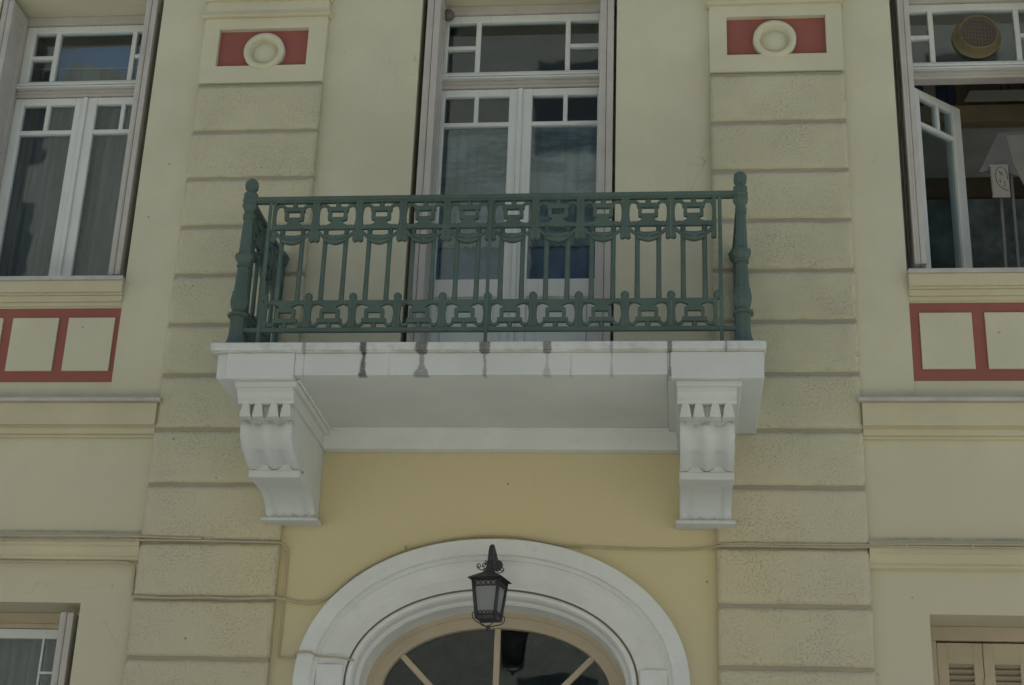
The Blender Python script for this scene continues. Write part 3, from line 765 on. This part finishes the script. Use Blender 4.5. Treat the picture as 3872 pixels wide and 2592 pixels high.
ME = {'scroll_panel': proto(upper_panel(), 'scroll_panel'), 'garland': proto(garland(), 'garland'), 'lower_scroll_panel': proto(lower_panel(), 'lower_scroll_panel'), 'ball_finial': proto(ball(), 'ball_finial'), 'baluster': proto(balu(), 'baluster')}
def put(kind, x, y, rz, parent=rail):
    o = bpy.data.objects.new(kind, ME[kind]); C.objects.link(o); place(o, x, y, rz); return o
def cell(x, y, rz):
    c_, s_ = math.cos(rz), math.sin(rz)
    up_ = put('scroll_panel', x, y, rz)
    g_ = bpy.data.objects.new('garland', ME['garland']); C.objects.link(g_); g_.parent = up_
    put('lower_scroll_panel', x, y, rz)
    for q in (-.0625, .0625): put('baluster', x+c_*q, y+s_*q, rz)
for k in range(10):
    x = -2.392+.2654*(k+.5); cell(x, RY, 0)
for k in range(11):
    put('ball_finial', -2.392+.2654*k, RY, 0)
for sx, rz in ((-2.541, R(-90)), (.404, R(90))):
    for k in range(3): cell(sx, -.79+.2654*(k+.5), rz)
    for k in range(4): put('ball_finial', sx, -.79+.2654*k, rz)
    m = MB(); m.box(sx-.022, sx+.022, RY+.03, .0, 5.884, 5.912, .004); m.build('handrail', 'iron', rail)
    m = MB(); m.box(sx-.013, sx+.013, RY+.04, .0, 5.030, 5.057, .003); m.build('bottom_rail', 'iron', rail)
    for yy in (-.815, .006-.03):
        bx('stanchion', 'iron', rail, sx-.011, sx+.011, yy, yy+.02, 4.919, 5.872, .002)
    m = MB(); m.lathe([(5.83, .01), (5.86, .034), (5.90, .045), (5.93, .03), (5.955, .008)], sx, -.03, 8, 0, False); m.build('wall_bracket', 'iron', rail)

# ------------------------------------------------------------------ lantern above the door
LX, LY, LZ = -1.045, -.37, 0
lan = thing('wall_lantern', (LX, LY, 3.55), 'black wrought iron lantern with frosted panes hanging in front of the door arch', 'lantern')
RZ = Matrix.Translation((LX, LY, 0)) @ Matrix.Rotation(R(-11.5), 4, 'Z')
def fr(m, rt, rb, zt, zb, th=None):
    """four-sided frustum"""
    b = bmesh.new()
    A = [b.verts.new(RZ @ Vector((sx*rt, sy*rt, zt))) for sx, sy in ((-1, -1), (1, -1), (1, 1), (-1, 1))]
    B = [b.verts.new(RZ @ Vector((sx*rb, sy*rb, zb))) for sx, sy in ((-1, -1), (1, -1), (1, 1), (-1, 1))]
    for i in range(4): b.faces.new((A[i], A[(i+1) % 4], B[(i+1) % 4], B[i]))
    b.faces.new(A); b.faces.new(B[::-1]); bmesh.ops.recalc_face_normals(b, faces=b.faces); m._merge(b)
m = MB(); fr(m, .074, .051, 3.676, 3.478); m.build('pane_body', 'frost', lan)
m = MB()
for sx in (-1, 1):
    for sy in (-1, 1):
        m.tube([RZ @ Vector((sx*.077, sy*.077, 3.690)), RZ @ Vector((sx*.054, sy*.054, 3.462))], .0105, 4)
fr(m, .057, .058, 3.480, 3.458)
m.build('frame', 'lampiron', lan)
m = MB()
for i in range(4):     # pierced lattice bands
    M = RZ @ Matrix.Rotation(i*math.pi/2, 4, 'Z')
    for z0, z1, rr in ((3.646, 3.678, .0750), (3.484, 3.508, .0545)):
        n = 5
        for k in range(n):
            a_ = -rr+2*rr*k/n; b_ = a_+2*rr/n
            for p, q in (((a_, z0), (b_, z1)), ((a_, z1), (b_, z0))):
                m.tube([M @ Vector((p[0], -rr-.001, p[1])), M @ Vector((q[0], -rr-.001, q[1]))], .0028, 4)
        m.tube([M @ Vector((-rr, -rr-.001, z0)), M @ Vector((rr, -rr-.001, z0))], .003, 4)
m.build('lattice', 'lampiron', lan)
m = MB(); fr(m, .076, .080, 3.700, 3.680); fr(m, .070, .104, 3.712, 3.690); fr(m, .034, .070, 3.734, 3.712)
m.lathe([(3.73, .032), (3.752, .026), (3.80, .0225)], LX, LY, 10); m.build('roof', 'lampiron', lan)
m = MB()
pts = [(LX, LY, 3.79), (LX, LY, 3.83), (LX, LY+.006, 3.865), (LX, LY+.025, 3.893), (LX, LY+.06, 3.905), (LX, LY+.12, 3.90), (LX, LY+.25, 3.875), (LX, -.03, 3.86)]
m.tube(pts, [.021, .0175, .016, .015, .015, .014, .014, .015], 10); m.lathe([(-.034, .035), (-.048, .032), (-.05, .01)], LX, 0, 14, axis='Y', cz=3.86)
m.build('arm', 'lampiron', lan)
def curl(cx, cz, r0, turns, s_, ang, zc=0, start=0):
    P_ = []
    for k in range(18):
        t = k/17; a_ = start + s_*turns*2*math.pi*t; rr = r0*(1-.6*t)
        P_.append(RZ @ (Matrix.Rotation(ang, 3, 'Z') @ Vector((cx+rr*math.cos(a_), 0, cz+rr*math.sin(a_)))))
    return P_
m = MB()
for i in range(4):
    an = i*math.pi/2 + math.pi/4
    m.tube(curl(.074, 3.765, .015, 1.25, 1, an, start=-1.6), .0030, 5); m.tube([RZ @ (Matrix.Rotation(an, 3, 'Z') @ Vector(v)) for v in ((.078, 0, 3.750), (.060, 0, 3.742), (.035, 0, 3.752), (.02, 0, 3.775))], .003, 5)
    m.tube(curl(.046, 3.785, .013, 1.2, 1, an+.5, start=-1.6), .0028, 5)
m.build('roof_scroll', 'lampiron', lan)
m = MB()
for i in range(4):
    an = i*math.pi/2 + math.pi/4
    pts = [RZ @ (Matrix.Rotation(an, 3, 'Z') @ Vector(v)) for v in ((0, 0, 3.420), (.03, 0, 3.430), (.065, 0, 3.440), (.088, 0, 3.450), (.102, 0, 3.466), (.104, 0, 3.486), (.094, 0, 3.498), (.084, 0, 3.490), (.086, 0, 3.476))]
    m.tube(pts, .0034, 5)
m.lathe([(3.400, .004), (3.408, .014), (3.416, .010), (3.424, .018), (3.432, .006)], LX, LY, 8); m.build('base_scroll', 'lampiron', lan)

# ------------------------------------------------------------------ cables
def cable(pts, rad, label, mat='cable', name='cable', clips=()):
    t = thing(name, pts[0], label, 'cable')
    out = spline(pts, 4) if len(pts) > 2 else pts
    jit = [(x, y+noise.noise(Vector((x*6, 1, z*6)))*.002, z+noise.noise(Vector((x*3.3, 5, z*3)))*.0015) for x, y, z in out]
    m = MB(); m.tube(jit, rad, 6); m.build('sheath', mat, t)
    for x, y, z in clips:
        m = MB(); m.box(x-.006, x+.006, y-.011, y+.008, z-.010, z+.010, .003); m.build('clip', mat, t)
    return t
y_s = -.024
cable([(-7, y_s, 4.018), (-5, y_s, 4.018), (-4.2, y_s, 4.018), (-3.6, y_s, 4.022), (-3.29, -.020, 4.022), (-3.10, -.012, 4.018), (-2.88, -.012, 4.016)], .0075, 'cable along the top of the left string course ending on the pilaster', clips=[(-3.97, y_s, 4.02), (-3.49, y_s, 4.02)])
cable([(-7, y_s, 3.998), (-4.2, y_s, 3.996), (-3.6, y_s, 3.998), (-3.29, -.02, 4.000), (-2.85, -.012, 4.002), (-2.60, -.012, 3.998), (-2.40, -.010, 3.995), (-2.362, .012, 3.975), (-2.350, .035, 3.93), (-2.348, .038, 3.60), (-2.350, .038, 3.40), (-2.350, .036, 3.315), (-2.325, .03, 3.300), (-2.25, .015, 3.298), (-2.228, -.035, 3.318), (-2.18, -.046, 3.325), (-2.13, -.046, 3.32), (-2.09, -.012, 3.305), (-1.98, -.008, 3.30), (-1.88, -.008, 3.285)], .0065, 'cable running down beside the left pilaster and onto the white arch', clips=[(-4.15, y_s, 3.997), (-3.33, y_s, 4.0)])
cable([(-7, .008, 3.862), (-4.15, .008, 3.862), (-3.6, .008, 3.866), (-3.40, .008, 3.866), (-3.335, .010, 3.860), (-3.302, .025, 3.835), (-3.300, .035, 3.77), (-3.292, .030, 3.68), (-3.282, -.004, 3.653), (-3.23, -.014, 3.648), (-3.07, -.012, 3.643), (-2.82, -.012, 3.648), (-2.60, -.012, 3.645), (-2.42, -.012, 3.652), (-2.36, .02, 3.655), (-2.25, .034, 3.638), (-2.16, .036, 3.638), (-2.095, .036, 3.658)] + [(arch_pt(-.031, math.pi*q)[0], .036, arch_pt(-.031, math.pi*q)[1]) for q in (.80, .78, .76)], .0085, 'thick cable under the left string course crossing the pilaster towards the arch', clips=[(-4.1, .008, 3.862), (-3.74, .008, 3.864), (-3.45, .008, 3.866), (-2.82, -.012, 3.648)])
arcp = []
for k in range(0, 19):
    t = math.pi*(.80-.36*k/18); x, z = arch_pt(-.030, t); arcp.append((x, .036, z+.003))
cable(arcp[:-1] + [(-.70, .036, 4.012), (-.573, .036, 4.001), (-.405, .036, 3.993), (-.10, .036, 3.986), (.10, .034, 3.988), (.235, .026, 3.998), (.30, -.010, 4.000), (.58, -.012, 4.000), (.93, -.012, 3.998), (1.14, -.014, 4.000), (1.36, y_s, 4.002), (1.74, y_s, 4.000), (2.4, y_s, 4.000), (5.5, y_s, 4.000)], .0065, 'cable over the crown of the door arch and along the right string course', clips=[(-1.62, .036, 3.985), (-1.40, .036, 4.025), (-1.17, .036, 4.050), (-.55, .036, 3.995), (-.39, .036, 3.992), (-.28, .036, 3.99), (.585, -.012, 4.0)])
cable([(.28, -.010, 4.012), (.6, -.013, 4.012), (1.13, -.014, 4.012), (1.4, y_s, 4.016), (2.0, y_s, 4.018), (5.5, y_s, 4.018)], .0065, 'upper of the two cables on the right pilaster joint', mat='cable', clips=[(1.363, y_s, 4.01), (1.743, y_s, 4.01), (2.09, y_s, 4.01)])

# ------------------------------------------------------------------ things in and behind the windows
sen = thing('security_sensor', (-1.545, .30, 7.96), 'small grey weathered sensor at the top left corner above the balcony door', 'sensor')
m = MB(); m.lathe([(7.925, .012), (7.935, .030), (7.955, .038), (7.985, .036), (8.00, .022)], -1.588, .29, 9, .3, False, 1.15); m.build('housing', 'grey', sen)
bx('mount', 'grey', sen, -1.61, -1.57, .28, .36, 7.99, 8.015, .004)

fan = thing('extractor_fan', (2.112, .36, 7.725), 'round yellowed extractor fan set in the glass above the right open window', 'fan')
m = MB(); m.lathe([(.384, .150), (.384, .165), (.372, .166), (.370, .158), (.355, .148), (.30, .134), (.292, .131), (.292, .126), (.30, .124), (.38, .124)], 2.112, 0, 40, axis='Y', cz=7.728); m.build('housing_ring', 'fanyellow', fan)
m = MB(); m.lathe([(.345, .1235), (.35, .1235), (.352, .01)], 2.112, 0, 32, axis='Y', cz=7.728); m.build('blade_disc', 'fandark', fan)
m = MB(); gr = bpy.data.materials
for k in range(-11, 12):
    q = k*.011; h = math.sqrt(max(0, .125**2-q*q))
    if h < .01: continue
    m.box(2.112-h, 2.112+h, .296, .300, 7.728+q-.0016, 7.728+q+.0016)
    if k % 2 == 0: m.box(2.112+q-.0016, 2.112+q+.0016, .3003, .304, 7.728-h, 7.728+h)
m.build('grille', 'fangrille', fan)

def sheet(name, x0, x1, z0, z1, y, mat, label, cat, folds=10, amp=.02, seed=0, slant=0.0):
    m = MB(); n = folds*6
    A, B = [], []
    for k in range(n+1):
        t = k/n; x = x0+(x1-x0)*t
        dy = amp*math.sin(t*folds*2*math.pi + 1.3*math.sin(t*7+seed))
        A.append((x, y+dy, z1+slant*t)); B.append((x, y+dy*1.5, z0))
    m.strip(A, B, True)
    A2 = [(a, b+.003, c) for a, b, c in A]; B2 = [(a, b+.003, c) for a, b, c in B]
    m.strip(B2, A2, True)
    return tag(m.build(name, mat, loc=(x0, y, z0)), label, cat)
sheet('curtain', -4.80, -4.24, 5.72, 7.40, .52, 'greycurtain', 'grey brown curtain behind the left leaf of the upper left window', 'curtain', 5, .022, 1)
sheet('curtain', -4.18, -3.66, 5.72, 7.40, .54, 'greycurtain', 'grey brown curtain behind the right leaf of the upper left window', 'curtain', 4, .03, 2)
tag(MB().prism([(-4.62, 7.50), (-3.62, 7.50), (-3.62, 7.955), (-4.64, 7.935)], .56, .566).build('backsheet', 'bluecloth', loc=(-4.2, .56, 7.5)), 'blue blind hanging behind the top light of the upper left window', 'backsheet')  # flat sheet that colours the transom panes blue
tag(MB().prism([(-4.50, 7.40), (-4.50, 7.75), (-4.43, 7.80), (-4.22, 7.755), (-3.98, 7.67), (-3.86, 7.60), (-3.80, 7.40)], .545, .551).build('sheeting_panel', 'greycurtain', loc=(-4.2, .5, 7.4)), 'slanted grey fabric in front of the blue blind in the upper left window', 'sheeting')  # grey wedge over the lower part of the blue sheet
tag(MB().tube([(-4.78, .535, 7.745), (-4.2, .535, 7.742), (-3.66, .535, 7.745)], .0045, 6).build('curtain_rod', 'paper', loc=(-4.2, .535, 7.74)), 'thin pale rod across the blue blind in the upper left window', 'rod')
sheet('curtain', -1.64, -1.14, 6.22, 7.16, .50, 'net', 'pale net curtain tinted with cloud reflections behind the left leaf of the balcony door', 'curtain', 6, .008, 3)
sheet('curtain', -.98, -.46, 6.22, 7.16, .50, 'net', 'pale net curtain tinted with cloud reflections behind the right leaf of the balcony door', 'curtain', 6, .008, 4)
sheet('cloth', -1.64, -1.14, 5.72, 6.22, .52, 'slate', 'added slate blue cloth standing in for reflections behind the lower glass of the left door leaf', 'cloth', 4, .008, 5)  # added sheets that carry the bluish glass reflection as colour
sheet('cloth', -.98, -.46, 5.72, 6.22, .52, 'slate', 'added slate blue cloth standing in for reflections behind the lower glass of the right door leaf', 'cloth', 4, .008, 6)
sheet('curtain', -4.8, -3.7, 1.5, 3.6, .52, 'greycurtain', 'grey curtain inside the lower left window', 'curtain', 9, .03, 7)

# studio seen through the open right window
shelf = thing('bookcase', (2.9, 2.0, 7.9), 'ochre wooden shelf board high on the wall inside the open right window', 'shelf')
bx('fascia', 'ochrewood', shelf, 1.6, 4.2, 1.98, 2.02, 7.985, 8.135, .004); bx('board', 'ochrewood', shelf, 1.6, 4.2, 2.02, 2.30, 8.10, 8.13, .003)
rb = random.Random(11); x = 1.95; k = 0
order = ['first', 'second', 'third', 'fourth', 'fifth', 'sixth', 'seventh', 'eighth', 'ninth', 'tenth', 'eleventh', 'twelfth', 'thirteenth', 'fourteenth', 'fifteenth', 'sixteenth', 'seventeenth', 'eighteenth', 'nineteenth', 'twentieth']
cols = ['book1', 'book2', 'book1', 'book3', 'brownwood', 'book1', 'book2', 'greywood']
names = {'book1': 'brown', 'book2': 'dark blue', 'book3': 'pale', 'brownwood': 'reddish brown', 'greywood': 'grey'}
while x < 3.2:
    wd = rb.uniform(.05, .11); c_ = cols[(k*3+rb.randrange(2)) % len(cols)]
    bk = thing('book', (x, 2.05, 8.23), names[c_]+' book, '+order[k]+' from the left end of the high shelf inside the right window', 'book', 'books on the high shelf')
    hh = rb.uniform(.27, .36)
    bx('cover', c_, bk, x, x+wd-.004, 2.04, 2.24, 8.131, 8.23+hh, .003); bx('page_block', 'paper', bk, x+.005, x+wd-.009, 2.05, 2.235, 8.135, 8.232+hh, 0)
    x += wd; k += 1
tag(MB().prism([(2.32, 8.14), (3.5, 8.14), (3.5, 8.235), (2.37, 8.235)], 1.93, 1.945).build('paper_sheet', 'paper', loc=(2.5, 1.93, 8.14)), 'long pale paper sheet leaning in front of the books on the high shelf', 'paper')
tag(MB().box(1.5, 4.2, 1.95, 2.0, 7.30, 7.47, .004).build('wall_rail', 'brownwood', loc=(2.8, 1.95, 7.3)), 'dark brown wooden rail across the wall of the studio', 'rail')
bd = thing('drawing_board', (2.45, 1.10, 6.6), 'large pale drawing board tilted behind the open right window', 'board')
MB().prism([(2.20, 7.04), (2.355, 7.36), (2.62, 7.375), (2.62, 6.95), (2.33, 7.06)], 1.06, 1.075).build('cover_flap', 'greywood', bd)
MB().prism([(2.405, 7.33), (2.72, 7.345), (2.72, 6.95), (2.50, 6.93), (2.44, 7.10)], 1.045, 1.058).build('board', 'palegrey', bd)
MB().prism([(2.535, 7.02), (2.72, 7.02), (2.72, 6.6), (2.57, 6.6), (2.535, 6.85)], 1.03, 1.044).build('backing', 'brownwood', bd)
sk = thing('sketchbook', (2.32, 1.0, 6.8), 'spiral bound sketchbook with a line drawing of a face inside the right window', 'sketchbook')
MB().prism([(2.262, 6.80), (2.385, 6.80), (2.385, 7.06), (2.258, 7.06)], .985, 1.0).build('page', 'paper', sk)
m = MB()
for i in range(13): m.tube([(2.252, .985, 6.815+i*.018), (2.258, .978, 6.818+i*.018), (2.268, .982, 6.818+i*.018)], .0022, 4)
m.build('spiral_binding', 'ink', sk)
m = MB()
def ln(P_): m.tube([(a, .9835, b) for a, b in P_], .0022, 4)
ln([(2.352, 7.04), (2.322, 7.038), (2.300, 7.01), (2.292, 6.97), (2.298, 6.925), (2.318, 6.885), (2.350, 6.86), (2.375, 6.85)])
ln([(2.318, 7.01), (2.330, 6.99), (2.328, 6.975)]); ln([(2.335, 7.0), (2.345, 6.985), (2.340, 6.97)]); ln([(2.312, 6.93), (2.325, 6.94), (2.322, 6.915)])
ln([(2.350, 6.93), (2.358, 6.90), (2.345, 6.88)]); ln([(2.36, 7.03), (2.375, 6.99), (2.374, 6.94)])
m.build('drawing', 'ink', sk)
ez = thing('easel', (2.42, 1.15, 5.0), 'dark wooden easel legs standing inside the open right window', 'easel')
for x0, x1 in ((2.30, 2.34), (2.40, 2.42), (2.47, 2.55)):
    MB().prism([(x0, 4.9), (x0+.02, 4.9), (x1+.02, 7.2), (x1, 7.2)], 1.09, 1.11).build('leg', 'greywood', ez)

tag(MB().box(2.86, 3.02, 1.93, 1.97, 8.02, 8.12, .006).build('black_case', 'ink', loc=(2.9, 1.95, 8.02)), 'small black case hooked on the shelf board inside the right window', 'case')
tag(MB().prism([(2.66, 6.55), (2.84, 6.55), (2.84, 7.42), (2.60, 7.42)], 1.18, 1.20).build('canvas', 'greywood', loc=(2.7, 1.19, 6.6)), 'large grey canvas leaning behind the drawing board inside the right window', 'canvas')
